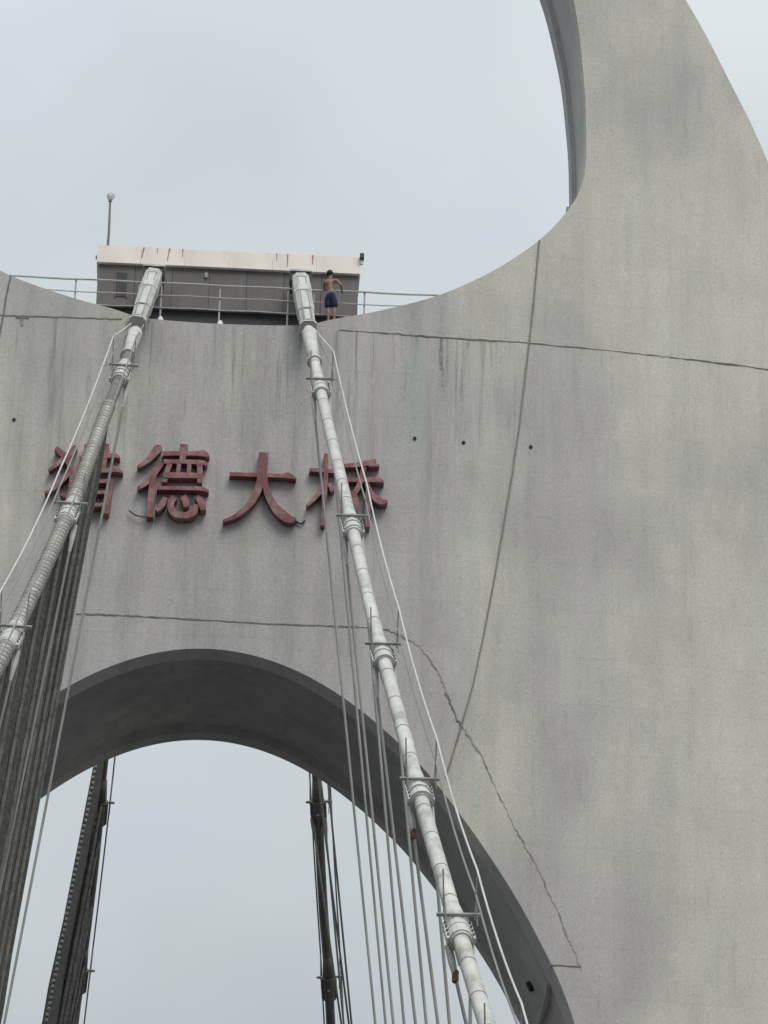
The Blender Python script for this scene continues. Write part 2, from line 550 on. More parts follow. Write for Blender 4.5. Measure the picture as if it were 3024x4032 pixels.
def strip(name, pxs, wpx, m, parent, off=-0.012, jit=0.0, sub=1, close_to=None):
    """a joint or crack laid on the tower face along a traced line, wpx wide"""
    P = [Vector((x, y, 0)) for x, y in pxs]
    if sub > 1:
        Q = []
        for i in range(len(P) - 1):
            for k in range(sub):
                Q.append(P[i].lerp(P[i + 1], k / sub))
        Q.append(P[-1]); P = Q
    V, F = [], []
    n = len(P)
    wk = 0.5
    for i, p in enumerate(P):
        t = (P[min(i + 1, n - 1)] - P[max(i - 1, 0)]).normalized()
        nn = Vector((-t.y, t.x, 0))
        if hasattr(wpx, '__len__'):
            wk = 0.6 * wk + 0.4 * random.random()
            ww = wpx[0] + (wpx[1] - wpx[0]) * min(1, max(0, (wk - 0.5) * 2.2 + 0.5))
        else:
            ww = wpx
        c = p + nn * random.uniform(-jit, jit)
        a, b = c + nn * ww / 2, c - nn * ww / 2
        for q in (a, b):
            f_ = surf(q.x, q.y, off); V.append(f_)
        for q in (a, b):
            f_ = surf(q.x, q.y, off); V.append(Vector((f_.x, f_.y + 0.05, f_.z)))
    for i in range(n - 1):
        a, b = i * 4, i * 4 + 4
        F += [(a, a + 1, b + 1, b), (a, b, b + 2, a + 2), (a + 1, a + 3, b + 3, b + 1)]
    return obj(name, (V, F), m, parent)


strip('joint', [(-60, 1238), (90, 1245), (300, 1250), (480, 1257)], 4.5, M_JOINT, tower, jit=1.5, sub=8)
strip('joint', [(1335, 1299), (1560, 1314), (1735, 1329), (2090, 1350), (2500, 1391), (2760, 1420), (3100, 1463)], (1, 7), M_JOINT, tower, jit=1.5, sub=14)
strip('joint', [(300, 2416), (500, 2424), (700, 2435), (1000, 2453), (1250, 2463), (1400, 2468), (1520, 2478)], (1, 7), M_JOINT, tower, jit=1.5, sub=12)
strip('crack', [(1520, 2478), (1600, 2515), (1650, 2545), (1690, 2590), (1740, 2680), (1770, 2760), (1800, 2830), (1850, 2905), (1905, 2995), (1955, 3110), (1990, 3180), (2035, 3275), (2080, 3350), (2150, 3490), (2200, 3600), (2240, 3700), (2262, 3745), (2290, 3825)], (0.2, 8), M_CRACK, tower, jit=4, sub=8)
strip('crack', [(1755, 2725), (1772, 2765), (1800, 2830), (1822, 2865)], (3, 12), M_JOINT, tower, off=-0.018, jit=4, sub=5)
strip('joint', [(2163, 3799), (2225, 3802), (2288, 3806)], (2, 6), M_JOINT, tower, off=-0.016, jit=1, sub=3)
strip('joint', [(42, 1083), (26, 1160), (12, 1245), (-20, 1420)], 6, M_JOINT, tower, off=-0.016, jit=1, sub=4)
strip('conductor', [(2124, 944), (2108, 1120), (2090, 1300), (2066, 1500), (2045, 1680), (2020, 1850), (1985, 2060), (1945, 2290), (1905, 2500), (1862, 2700), (1810, 2880), (1756, 3060)], (6, 8), M_COND, tower, off=-0.03, sub=3)
strip('stain', [(1737, 1332), (1736, 1380), (1738, 1455)], (8, 16), M_CRACK, tower, off=-0.008, jit=2, sub=4)
strip('stain', [(1745, 1445), (1742, 1520)], (4, 9), mat('stain_faint', (0.33, 0.33, 0.30), 0.9, 0.3, 2.0), tower, off=-0.008, jit=2, sub=4)
strip('stain', [(62, 1246), (85, 1249), (112, 1250)], (5, 10), M_JOINT, tower, off=-0.018, jit=1, sub=5)
strip('stain', [(84, 1250), (86, 1265), (85, 1283)], (5, 13), M_CRACK, tower, off=-0.014, jit=2, sub=4)
for hx, hy in ((55, 1653), (1633, 1727), (1825, 1743), (2090, 1760)):
    c = surf(hx, hy)
    obj('drain_hole', tube([c + Vector((0, 0.05, 0)), c + Vector((0, -0.03, 0))], 0.055, 10), M_HOLE, tower)
# drain hole and a paler pilaster on the arch soffit at the lower right


def on_soffit(px, py):
    """where a sight line meets the right side of the arch soffit"""
    for k_ in range(10, 640):
        q_ = at(px, py, k_ * 0.01)
        xa = next((h0[0] + (h1[0] - h0[0]) * (q_.z - h0[1]) / (h1[1] - h0[1]) for h0, h1 in zip(arch, arch[1:]) if h1[1] <= q_.z <= h0[1]), 99)
        if q_.x >= xa:
            return q_
    return at(px, py, 3)


def soffit_normal(z):
    h0, h1 = next((h0, h1) for h0, h1 in zip(arch, arch[1:]) if h1[1] <= z <= h0[1])
    tt = Vector((h1[0] - h0[0], 0, h1[1] - h0[1])).normalized()
    return Vector((tt.z, 0, -tt.x))


hc0 = on_soffit(2085, 3885)
na = soffit_normal(hc0.z)
obj('drain_hole', tube([hc0 - na * 0.25, hc0 + na * 0.04], 0.16, 14), M_HOLE, tower)
# paler upright strip on the soffit below it
V, F = [], []
PA = [on_soffit(x_, y_) for x_, y_ in ((2172, 3850), (2160, 3900), (2150, 3950), (2138, 4000), (2126, 4050))]
dirp = (PA[-1] - PA[-2]).normalized()
PA += [PA[-1] + dirp * 1.2]
for p_ in PA:
    nn = soffit_normal(p_.z)
    for y_, d_ in ((-0.16, -0.2), (-0.16, 0.10), (0.16, 0.10), (0.16, -0.2)):
        V.append(p_ + Vector((0, y_, 0)) + nn * d_)
for i in range(len(PA) - 1):
    for k_ in range(4):
        F.append((i * 4 + k_, i * 4 + (k_ + 1) % 4, i * 4 + 4 + (k_ + 1) % 4, i * 4 + 4 + k_))
F += [(0, 1, 2, 3), tuple(len(V) - 4 + k_ for k_ in range(4))]
obj('conduit_cover', (V, F), mat('cover_paint', (0.75, 0.74, 0.70), 0.6, 0.1), tower)
# snagged bracket on the rim of the upper opening
p = surf(2243, 822)
obj('bracket', box(p + Vector((-0.02, 0.25, 0.05)), (0.13, 0.3, 0.16)), M_STEEL, tower)

# ------------------------------------------------------------------ cables
SAD_Z = 58.55


def f_near(Y):
    s = -(Y - 0.2)
    return SAD_Z - 1.0 * s + 0.002 * s * s


def f_far(Y):
    s = Y - (T - 0.2)
    return SAD_Z - 0.95 * s + 0.002 * s * s


R_PX = [(1215, 1300), (1245, 1470), (1284, 1653), (1353, 1921), (1386, 2057), (1410, 2192), (1448, 2355), (1492, 2536), (1530, 2671), (1592, 2888), (1646, 3105), (1674, 3214), (1690, 3275), (1735, 3421), (1783, 3584), (1826, 3747), (1877, 3909), (1912, 4018)]
L_PX = [(536, 1300), (510, 1391), (480, 1470), (448, 1550), (404, 1650), (378, 1731), (348, 1813), (320, 1894), (284, 1985), (262, 2045), (217, 2138), (168, 2247), (120, 2355), (66, 2464), (27, 2540)]


def smooth_path(P, it=2):
    for _ in range(it):
        P = [P[0]] + [(P[i - 1] + P[i] * 2 + P[i + 1]) / 4 for i in range(1, len(P) - 1)] + [P[-1]]
    return P


def near_path(pxs, sx):
    P = [on_profile(x, y, f_near, 0.2, -60) for x, y in pxs]
    P = smooth_path(P)
    # carry on to the deck edge
    a, b = P[-4], P[-1]
    slope = (b.x - a.x) / (b.y - a.y)
    Y, x = b.y, b.x
    while f_near(Y) > 0.6:
        Y -= 2.5; x -= slope * 2.5
        P.append(Vector((x, Y, f_near(Y))))
    return spline(P, 5)


near_r = near_path(R_PX, 1)
near_l = near_path(L_PX, -1)


def far_path(pxs):
    P = [on_profile(x, y, f_far, T, 60) for x, y in pxs]
    a, b = P[0], P[-1]
    sl_ = (b.x - a.x) / (b.y - a.y)
    Y, x = b.y, b.x
    top = Vector((a.x + sl_ * (T - a.y), T, f_far(T)))
    P = [top] + P
    while f_far(Y) > 0.6:
        Y += 2.5; x += sl_ * 2.5
        P.append(Vector((x, Y, f_far(Y))))
    return spline(P, 5)


far_r = far_path([(1247, 3050), (1258, 3300), (1275, 3600), (1291, 3800), (1303, 4032)])
far_l = far_path([(408, 3000), (396, 3150), (372, 3400), (342, 3650), (314, 3860), (292, 4032)])


def proj_y(P):
    d = P - CAM
    return PH / 2 - FPX * d.dot(UP) / d.dot(FW)


def at_py(path, py):
    """point and direction on a path at a given picture height"""
    best = min(range(1, len(path) - 1), key=lambda i: abs(proj_y(path[i]) - py))
    i = best
    a, b = path[i - 1], path[i + 1]
    ya, yb = proj_y(a), proj_y(b)
    k = (py - ya) / (yb - ya) if abs(yb - ya) > 1e-6 else 0.5
    return a.lerp(b, k), (b - a).normalized()


def frame(t):
    lat = Vector((1, 0, 0)); lat = (lat - t * lat.dot(t)).normalized()
    nrm = lat.cross(t)
    if nrm.z < 0: nrm = -nrm
    return lat, nrm


RC = 0.158


def clamp(cable, P, t, R, m=M_CLAMP, tall=0.9, arm=0.40, sides=(-1, 1)):
    """cable clamp: two-part collar with flanges, bolts, lug, cross arm and two rope posts"""
    lat, nrm = frame(t)
    L_ = random.uniform(0.82, 1.0)
    sz = random.uniform(0.94, 1.06)
    col = obj('clamp', tube([P - t * L_ * .5, P - t * (L_ * .5 - .05), P + t * (L_ * .5 - .05), P + t * L_ * .5], [R * 1.22, R * 1.36, R * 1.36, R * 1.22], 16), m, cable)
    for k in (-0.42, 0.0, 0.40):
        obj('flange', tube([P + t * (k - 0.03), P + t * (k + 0.03)], R * 1.55 * sz * random.uniform(0.95, 1.05), 16), m, col)
    # flared boot above the collar
    obj('boot', tube([P - t * 1.25, P - t * 0.9, P - t * 0.5], [R * 1.03, R * 1.18, R * 1.30], 16), m, col, True)
    for sgn in (-1, 1):
        obj('clamp_seam', box(P + lat * sgn * R * 1.42, (0.10, L_ * 0.9, 0.12), (lat, t, nrm)), m, col)
        for k in (-0.3, -0.1, 0.1, 0.3):
            q = P + lat * sgn * R * 1.50 + t * k
            obj('bolt', tube([q - nrm * 0.11, q + nrm * 0.11], 0.024, 6), M_STEEL, col)
    lug = P - Vector((0, 0, R * 1.9)) + t * 0.1
    obj('lug', box(lug, (0.09, 0.75, 0.34), (lat, t, nrm)), m, col)
    # cross arm on the upper end with posts for the hand ropes
    ca = P - t * 0.30 + nrm * (R * 1.5)
    obj('cross_arm', box(ca + lat * 0.03, (arm * 2 + 0.06, 0.07, 0.06), (lat, t, nrm)), M_HANGER, cable)
    tops = {}
    for sgn in sides:
        base = ca + lat * (sgn * (arm - 0.11) + 0.03)
        top = base + Vector((sgn * 0.03, 0, tall))
        obj('rope_post', tube([base - Vector((0, 0, 0.1)), top], 0.016, 6), M_STEEL, cable)
        obj('post_brace', tube([base.lerp(top, 0.55), base + t * 0.45 - nrm * 0.05], 0.014, 5), M_STEEL, cable)
        tops[sgn] = (base, top)
    return tops


def sleeve(cable, P0, P1, wd, m=M_CLAMP):
    """box-shaped cover where the cable leaves the saddle"""
    t = (P1 - P0).normalized()
    lat, nrm = frame(t)
    sect = [(-.5, -.42), (-.5, .25), (-.28, .5), (.28, .5), (.5, .25), (.5, -.42)]
    V, F = [], []
    n = len(sect)
    for k, sc in ((0, 0.98), (0.35, 1.06), (0.36, 1.0), (0.72, 0.97), (0.73, 0.90), (0.955, 0.84), (0.956, 0.98), (1.0, 0.98)):
        c = P0.lerp(P1, k)
        for a, b in sect:
            V.append(c + lat * a * wd * sc + nrm * b * wd * sc)
    rows = 8
    for j in range(rows - 1):
        for i in range(n):
            F.append((j * n + i, j * n + (i + 1) % n, (j + 1) * n + (i + 1) % n, (j + 1) * n + i))
    F.append(tuple(range(n))); F.append(tuple((rows - 1) * n + i for i in range(n)))
    s = obj('saddle_sleeve', (V, F), m, cable)
    for k in (0.08, 0.36, 0.73, 0.97):
        c = P0.lerp(P1, k)
        obj('seam_band', box(c + nrm * wd * 0.5, (wd * 0.60, 0.03, 0.02), (lat, t, nrm)), M_HANGER, s)
    for sgn in (-1, 1):
        obj('side_rib', box(P0.lerp(P1, 0.5) + lat * sgn * wd * 0.22 + nrm * wd * 0.495, (0.035, (P1 - P0).length * 0.85, 0.025), (lat, t, nrm)), M_HANGER, s)
    return s


def rope(pts, r, m, label, group=None, name='hand_rope', sag=0.12):
    Q = []
    for i in range(len(pts) - 1):
        a, b = pts[i], pts[i + 1]
        for k in range(8):
            u = k / 8
            q = a.lerp(b, u); q.z -= (sag if i else 0.02) * 4 * u * (1 - u)
            Q.append(q)
    Q.append(pts[-1])
    return tag(obj(name, tube(Q, r, 6), m), label, 'rope', group)


def cable_thing(label, path, R, m, base):
    c = empty('main_cable', base, label, 'cable', 'main suspension cables')
    obj('sheath', tube(path, R, 18), m, c, True)
    return c


# near right
cab_nr = cable_thing('smooth pale main cable in front of the tower running down to the lower right', near_r, RC, M_CABLE, near_r[-1])
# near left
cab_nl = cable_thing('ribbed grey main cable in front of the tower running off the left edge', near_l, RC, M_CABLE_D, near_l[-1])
cab_fr = cable_thing('dark smooth main cable behind the tower seen right of centre through the arch', far_r, RC, M_CABLE_D, far_r[-1])  # backlit shade behind the tower is put into the sheath colour
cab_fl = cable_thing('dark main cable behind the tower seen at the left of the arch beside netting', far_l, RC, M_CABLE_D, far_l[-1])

# sleeves at the top
sleeve(cab_nr, at(1183, 1100, 0.30), at(1214, 1290, -0.95), 0.52)
sleeve(cab_nl, at(606, 1082, 0.30), at(541, 1272, -0.95), 0.52)
for P, c in ((far_r, cab_fr), (far_l, cab_fl)):
    sleeve(c, P[0] + Vector((0, -0.4, 0.4)), P[4], 0.58)
for c, px in ((cab_nr, (1183, 1096)), (cab_nl, (606, 1076))):
    q = at(px[0], px[1], 0.75)
    obj('saddle_housing', box(q + Vector((0, 0.3, 0.0)), (0.62, 0.9, 0.30)), M_DARK, c)
    obj('housing_cap', box(q + Vector((0, 0.3, 0.185)), (0.70, 1.0, 0.06)), M_CLAMP, c)
    # transition cone under the sleeve
for c, path, pys in ((cab_nr, near_r, (1312, 1425)), (cab_nl, near_l, (1312, 1400))):
    P, t = at_py(path, pys[0]); Q, t2 = at_py(path, pys[1])
    obj('transition_cone', tube([P, P.lerp(Q, .5), Q], [RC * 1.35, RC * 1.2, RC * 1.03], 16), M_CLAMP, c, True)
    obj('flange', tube([Q - t2 * .05, Q + t2 * .05], RC * 1.4, 16), M_CLAMP, c)

# clamps and rope posts
posts_r, posts_l = [], []
clamps_r, clamps_l = [], []
for py in (1535, 2080, 2590, 3130, 3672, 4230, 4800):
    P, t = at_py(near_r, py)
    clamps_r.append((P, t)); posts_r.append(clamp(cab_nr, P, t, RC))
for py in (1480, 2030, 2520, 3000):
    P, t = at_py(near_l, py)
    clamps_l.append((P, t)); posts_l.append(clamp(cab_nl, P, t, RC, M_CLAMP))
fclamps = {}
fposts = {}
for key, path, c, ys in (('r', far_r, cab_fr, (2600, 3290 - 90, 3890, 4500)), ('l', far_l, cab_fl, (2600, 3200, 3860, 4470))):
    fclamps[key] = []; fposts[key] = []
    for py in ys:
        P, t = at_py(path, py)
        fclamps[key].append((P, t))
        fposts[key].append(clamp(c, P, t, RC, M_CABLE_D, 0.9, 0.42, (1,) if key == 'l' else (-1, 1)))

# thin joint bands and a top seam on the smooth sheaths
for c, path, m_ in ((cab_nr, near_r, M_CABLE_D), (cab_fr, far_r, M_STEEL)):
    acc = 0.0
    for i in range(1, len(path)):
        acc += (path[i] - path[i - 1]).length
        if acc > 1.5 and proj_y(path[i]) < 4200:
            acc = 0.0
            t = (path[i] - path[i - 1]).normalized()
            obj('joint_band', tube([path[i] - t * .018, path[i] + t * .018], RC * 1.025, 18), m_, c)
    seam = []
    for i in range(1, len(path) - 1):
        lat, nrm = frame((path[i + 1] - path[i - 1]).normalized())
        seam.append(path[i] + (nrm * 0.25 - lat * 0.97) * RC * 1.0)
    obj('seam', tube(seam, 0.014, 5), m_, c)

# rings along the left near cable
ring_me = None
acc, last = 0.0, near_l[0]
k = 0
for i in range(1, len(near_l)):
    a, b = near_l[i - 1], near_l[i]
    acc += (b - a).length
    if proj_y(b) < 1590 or proj_y(b) > 2900:
        acc = 0.0
        continue
    while acc > 0.26:
        acc -= 0.26
        t = (b - a).normalized()
        P = b - t * acc
        if ring_me is None:
            ring_me = bpy.data.meshes.new('light_ring')
            v, f = tube([Vector((0, 0, -.055)), Vector((0, 0, -.02)), Vector((0, 0, .02)), Vector((0, 0, .055))], [RC * 1.02, RC * 1.25, RC * 1.25, RC * 1.02], 16)
            ring_me.from_pydata(v, [], f); ring_me.materials.append(M_RING)
        o = link('light_ring', ring_me, None, cab_nl, P)
        o.rotation_euler = (t + Vector((random.uniform(-.06, .06), 0, random.uniform(-.06, .06)))).to_track_quat('Z', 'Y').to_euler()
        o.scale = (1, 1, random.uniform(0.8, 1.25))

# hand ropes
def ext(posts, sgn, frac, path, first=None):
    P = [b.lerp(t_, frac) for b, t_ in (q[sgn] for q in posts)]
    if first is not None:
        P = [first] + P
    return P


rope(ext(posts_r, 1, 1.0, near_r, at(1236, 1292, -1.0)), 0.021, M_ROPE, 'white hand rope on the right side of the pale right cable', 'ropes', sag=0.16)
rope(ext(posts_r, 1, 0.45, near_r, at(1236, 1300, -1.0)), 0.020, M_ROPE_D, 'thin grey lower hand rope right of the pale right cable', 'ropes', sag=0.15)
rope(ext(posts_l, -1, 1.0, near_l, at(517, 1272, -1.0)), 0.021, M_ROPE, 'white hand rope outside the ribbed left cable', 'ropes', sag=0.16)
rope(ext(posts_l, -1, 0.45, near_l, at(517, 1280, -1.0)), 0.022, M_ROPE_D, 'thin grey lower hand rope outside the ribbed left cable', 'ropes', sag=0.15)
rope(ext(posts_l, 1, 1.0, near_l, at(566, 1278, -1.0)), 0.022, M_ROPE_D, 'thin grey hand rope on the inner side of the ribbed left cable', 'ropes', sag=0.2)
for key, nm in (('r', 'right'), ('l', 'left')):
    for sgn in (-1, 1):
        inner = (sgn < 0) == (key == 'r')
        if key == 'l' and sgn < 0:
            continue
        rope(ext(fposts[key], sgn, 1.0, None), 0.030, M_ROPE_D, 'hand rope on the %s side of the %s cable behind the tower' % ('inner' if inner else 'outer', nm), 'ropes', sag=0.15)


def hanger(P, direction_px, label, group, r=0.034, m=M_HANGER, damper=None):
    """hanger in the plane Y = P.y through P and a traced picture point, down to the deck edge"""
    Q = at(direction_px[0], direction_px[1], P.y)
    d = (Q - P)
    k = (P.z - 0.0) / (P.z - Q.z)
    E = P + d * k
    h = empty('hanger', E, label, 'hanger cable', group)
    top = P + d.normalized() * 0.35
    obj('rope', tube([top, P.lerp(E, .5), E], r, 8), m, h)
    obj('socket', tube([P, top, P + d.normalized() * 0.75], [0.075, 0.075, r * 1.1], 8), M_CLAMP if m is M_HANGER else M_STEEL, h)
    obj('deck_socket', tube([E + Vector((0, 0, 0.0)), E - d.normalized() * 1.0], [0.10, 0.06], 8), M_STEEL, h)
    if damper:
        D = min((P + d * (j / 400) for j in range(401)), key=lambda q: abs(proj_y(q) - damper))
        obj('damper', tube([D + Vector((0, 0, .13)), D + Vector((0, 0, .10)), D - Vector((0, 0, .10)), D - Vector((0, 0, .13))], [.04, .065, .065, .04], 8), M_RUST, h)
    return h


ends = [(1470, 3950), (1511, 3950), (1541, 3950), (1584, 3950), (1627, 3950), (1671, 3950), (1714, 3950), (1763, 3950), (1817, 3950), (1852, 3990)]
ORD = ['first', 'second', 'third', 'fourth', 'fifth', 'sixth', 'seventh', 'eighth', 'ninth', 'tenth']
for i, e in enumerate(ends):
    P, t = clamps_r[i // 2]
    hp = P + frame(t)[0] * (-0.21 if i % 2 == 0 else 0.21) + t * 0.12 - Vector((0, 0, RC * 1.3))
    hanger(hp, e, ORD[i] + ' thin hanger from the left under the pale right cable', 'hangers of the right cable in front', damper={5: 2760, 6: 3285, 8: 3845}.get(i))

# left hangers
ends_l = [((16, 4032), 0), ((-8, 4032), 0), ((0, 3495), 1), ((-28, 3495), 1), ((-60, 3100), 2)]
for i, (e, ci) in enumerate(ends_l):
    P, t = clamps_l[ci]
    hp = P + frame(t)[0] * (0.21 if i % 2 == 0 else -0.21) + t * 0.12 - Vector((0, 0, RC * 1.3))
    if i == 1:
        continue
    hanger(hp, e, ['hanger running just right of the dark netting at the left', '', 'pale hanger crossing the dark netting below the ribbed cable', 'second pale hanger crossing the dark netting further left', 'hanger at the far left edge in front of the netting'][i], 'hangers of the left cable in front', r=0.036)

# dark netting hung along the left hangers, near and far
def netting(name, path, py_top, edge_px, s_len, label, m=M_NET):
    P0, t0 = at_py(path, py_top)
    Q = at(edge_px[0], edge_px[1], P0.y)
    mx = (Q.x - P0.x) / (Q.z - P0.z)
    V, F = [], []
    pts = [p for p in path if (abs(p.y - P0.y) < s_len and proj_y(p) >= py_top)]
    pts = [P0] + pts
    rows = 36
    for i, p in enumerate(pts):
        for j in range(rows + 1):
            u = j / rows
            z = p.z - RC * 0.6 - (p.z - 1.0) * u
            dx = 0.05 * sin(u * 21 + i * 0.9) + random.uniform(-.03, .03)
            dy = (random.uniform(-.05, .05) if i == 0 else 0)
            V.append(Vector((p.x + mx * (z - p.z) + dx, p.y + dy, z)))
    for i in range(len(pts) - 1):
        for j in range(rows):
            a = i * (rows + 1) + j
            F.append((a, a + 1, a + rows + 2, a + rows + 1))
    o = obj(name, (V, F), m)
    md = o.modifiers.new('thickness', 'SOLIDIFY'); md.thickness = 0.03
    tag(o, label, 'netting', 'dark netting')
    # webbing tapes sewn down the sheet, and the edge rope
    step = max(2, len(pts) // 14)
    for i in range(0, len(pts), step):
        p = pts[i]
        bot = Vector((p.x + mx * (1.0 - p.z), p.y, 1.0))
        d_ = Vector((0.06 if i else -0.02, 0, 0))
        A = Vector((p.x, p.y, p.z - RC)) + d_
        obj('tape' if i else 'edge_rope', tube([A, A.lerp(bot + d_, .5), bot + d_], 0.05 if i else 0.035, 6), M_TAPE, o)
    return o, P0, mx, pts


netting('debris_netting', near_l, 1560, (2, 3990), 45, 'dark hanging netting below the ribbed left cable in front of the arch')
no_, P0f, mxf, ptsf = netting('debris_netting', far_l, 2600, (178, 4010), 34, 'dark narrow netting behind the tower at the left of the arch')
# light beads down the outer edge of the far netting
bead_me = bpy.data.meshes.new('light_bead')
v, f = tube([(0, 0, -.05), (0, 0, -.02), (0, 0, .02), (0, 0, .05)], [.03, .05, .05, .03], 8)
bead_me.from_pydata(v, [], f); bead_me.materials.append(M_RING)
bl = empty('light_string', (P0f.x, P0f.y, 1.0), 'string of small pale beads down the edge of the far netting', 'light string')
zz = P0f.z - 1
edge = []
while zz > P0f.z - 20:
    q = Vector((P0f.x + mxf * (zz - P0f.z) + 0.06, P0f.y - 0.10, zz))
    link('light_bead', bead_me, None, bl, q + Vector((random.uniform(-.015, .015), 0, 0)))
    edge.append(q)
    zz -= 0.19
obj('wire', tube([edge[0], edge[-1], (P0f.x + mxf * (1 - P0f.z) + 0.06, P0f.y - .1, 1.0)], 0.018, 6), M_DARK, bl)

# far right hangers
for i, (ci, e) in enumerate(((0, (1383, 4018)), (0, (1372, 4018)), (1, (1352, 4018)), (1, (1342, 4018)))):
    P, t = fclamps['r'][ci]
    hanger(P + frame(t)[0] * (0.21 if i % 2 == 0 else -0.21) - Vector((0, 0, RC * 1.3)), e, ORD[i] + ' hanger from the right beside the dark cable behind the tower', 'hangers behind the tower', m=M_STEEL, r=0.034)

# ------------------------------------------------------------------ red sign characters
def stroke(parent, pts, k, depth=0.27):
    """pts = (x, y, width) in picture pixels, swept as a brush stroke and extruded off the wall"""
    P = spline([(a, b, c) for a, b, c in pts], 4) if len(pts) > 2 else [Vector(pts[0]), Vector(pts[1])]
    n = len(P)
    A, B = [], []
    for i, p in enumerate(P):
        t = P[min(i + 1, n - 1)] - P[max(i - 1, 0)]
        l = sqrt(t.x * t.x + t.y * t.y) or 1
        nx, ny = -t.y / l, t.x / l
        A.append((p.x + nx * p.z / 2, p.y + ny * p.z / 2)); B.append((p.x - nx * p.z / 2, p.y - ny * p.z / 2))
    Yf = -depth - 0.006 * k
    Yb = 0.01 + 0.004 * k
    V = []
    for a, b in zip(A, B):
        fa, fb = at(a[0], a[1], Yf), at(b[0], b[1], Yf)
        V += [fa, fb, Vector((fa.x, Yb, fa.z)), Vector((fb.x, Yb, fb.z))]
    F = []
    for i in range(n - 1):
        a, b = i * 4, i * 4 + 4
        F += [(a, a + 1, b + 1, b), (a + 2, b + 2, b + 3, a + 3), (a, b, b + 2, a + 2), (a + 1, a + 3, b + 3, b + 1)]
    F += [(0, 2, 3, 1), ((n - 1) * 4, (n - 1) * 4 + 1, (n - 1) * 4 + 3, (n - 1) * 4 + 2)]
    return obj('stroke', (V, F), M_RED, parent)


def glyph(base_px, label, ox, oy, sc, strokes):
    g = empty('sign_character', at(base_px[0], base_px[1], -0.15), label, 'sign', 'red characters on the tower')
    for k, s in enumerate(strokes):
        stroke(g, [(ox + x / sc, oy + y / sc, wd * 0.87 / sc) for x, y, wd in s], k)
    return g


glyph((330, 2030), 'red raised character 猎 half hidden behind the ribbed left cable', 150, 1720, 3.687, [
    [(545, 130, 70), (470, 230, 100), (330, 350, 80), (160, 480, 45)],
    [(255, 160, 70), (330, 220, 95), (430, 330, 110), (500, 520, 120), (490, 720, 110), (420, 860, 70), (330, 830, 30)],
    [(480, 470, 100), (350, 620, 90), (230, 740, 65), (100, 810, 45)],
    [(720, 110, 110), (710, 330, 100), (700, 520, 90)],
    [(975, 95, 130), (960, 240, 120), (930, 520, 110)],
    [(600, 300, 55), (900, 290, 55), (1060, 270, 70), (1120, 265, 80), (1190, 310, 20)],
    [(560, 500, 55), (900, 495, 55), (1090, 470, 90), (1140, 470, 90), (1230, 520, 20)],
    [(690, 620, 90), (670, 850, 85), (650, 1090, 70)],
    [(660, 650, 60), (860, 645, 60), (1090, 640, 60)],
    [(1050, 610, 110), (1020, 850, 110), (980, 1110, 110)],
    [(660, 810, 55), (830, 805, 55), (990, 800, 55)],
    [(640, 990, 60), (820, 985, 60), (960, 980, 60)],
])
glyph((690, 2050), 'red raised character 德 between the ribbed left cable and the character 大', 500, 1720, 3.318, [
    [(415, 105, 60), (400, 150, 125), (310, 265, 90), (230, 335, 65), (140, 395, 40)],
    [(450, 345, 85), (350, 470, 95), (260, 590, 75), (145, 670, 50)],
    [(345, 500, 100), (325, 700, 105), (300, 1050, 100)],
    [(465, 215, 70), (700, 215, 62), (930, 215, 70), (1000, 215, 95), (1075, 255, 25)],
    [(745, 95, 120), (740, 200, 100), (715, 340, 85)],
    [(480, 320, 65), (740, 322, 60), (1000, 335, 65), (1035, 375, 30)],
    [(560, 350, 80), (530, 430, 78), (490, 590, 75)],
    [(680, 350, 62), (670, 480, 62)],
    [(815, 350, 62), (810, 490, 62)],
    [(945, 350, 85), (955, 450, 80), (950, 600, 75)],
    [(470, 500, 80), (700, 500, 85), (960, 505, 80)],
    [(390, 665, 55), (700, 668, 55), (960, 675, 62), (1065, 710, 30)],
    [(500, 790, 70), (460, 880, 95), (385, 960, 60)],
    [(620, 780, 90), (570, 880, 100), (610, 985, 105), (740, 1025, 95), (870, 985, 100), (905, 880, 60)],
    [(735, 770, 90), (770, 850, 105), (765, 915, 60)],
    [(910, 775, 60), (970, 850, 105), (1000, 950, 80)],
])
glyph((1020, 2065), 'red raised character 大 in the middle of the tower wall', 850, 1720, 2.212, [
    [(120, 322, 38), (350, 330, 38), (560, 338, 38), (630, 335, 55), (700, 365, 14)],
    [(418, 135, 96), (402, 320, 82), (362, 470, 74), (290, 590, 62), (170, 690, 42), (62, 733, 22)],
    [(425, 330, 50), (445, 480, 62), (500, 590, 76), (560, 660, 92), (640, 715, 80), (700, 712, 24)],
])
glyph((1400, 2060), 'red raised character 桥 crossed by the pale right cable', 850, 1720, 2.212, [
    [(815, 285, 34), (930, 292, 36), (1060, 300, 40)],
    [(962, 145, 44), (955, 400, 46), (930, 770, 44)],
    [(940, 400, 50), (890, 500, 44), (795, 598, 22)],
    [(985, 400, 36), (1015, 470, 44)],
    [(1395, 212, 55), (1260, 238, 48), (1110, 252, 34)],
    [(1425, 250, 18), (1370, 240, 40), (1330, 240, 40)],
    [(1100, 372, 42), (1280, 374, 42), (1410, 372, 50), (1465, 395, 16)],
    [(1290, 260, 50), (1255, 400, 50), (1200, 500, 50), (1110, 570, 30)],
    [(1310, 400, 44), (1360, 500, 56), (1430, 560, 62), (1495, 560, 24)],
    [(1195, 470, 52), (1215, 570, 66), (1200, 690, 40)],
    [(1318, 480, 44), (1325, 620, 46), (1322, 785, 44)],
])
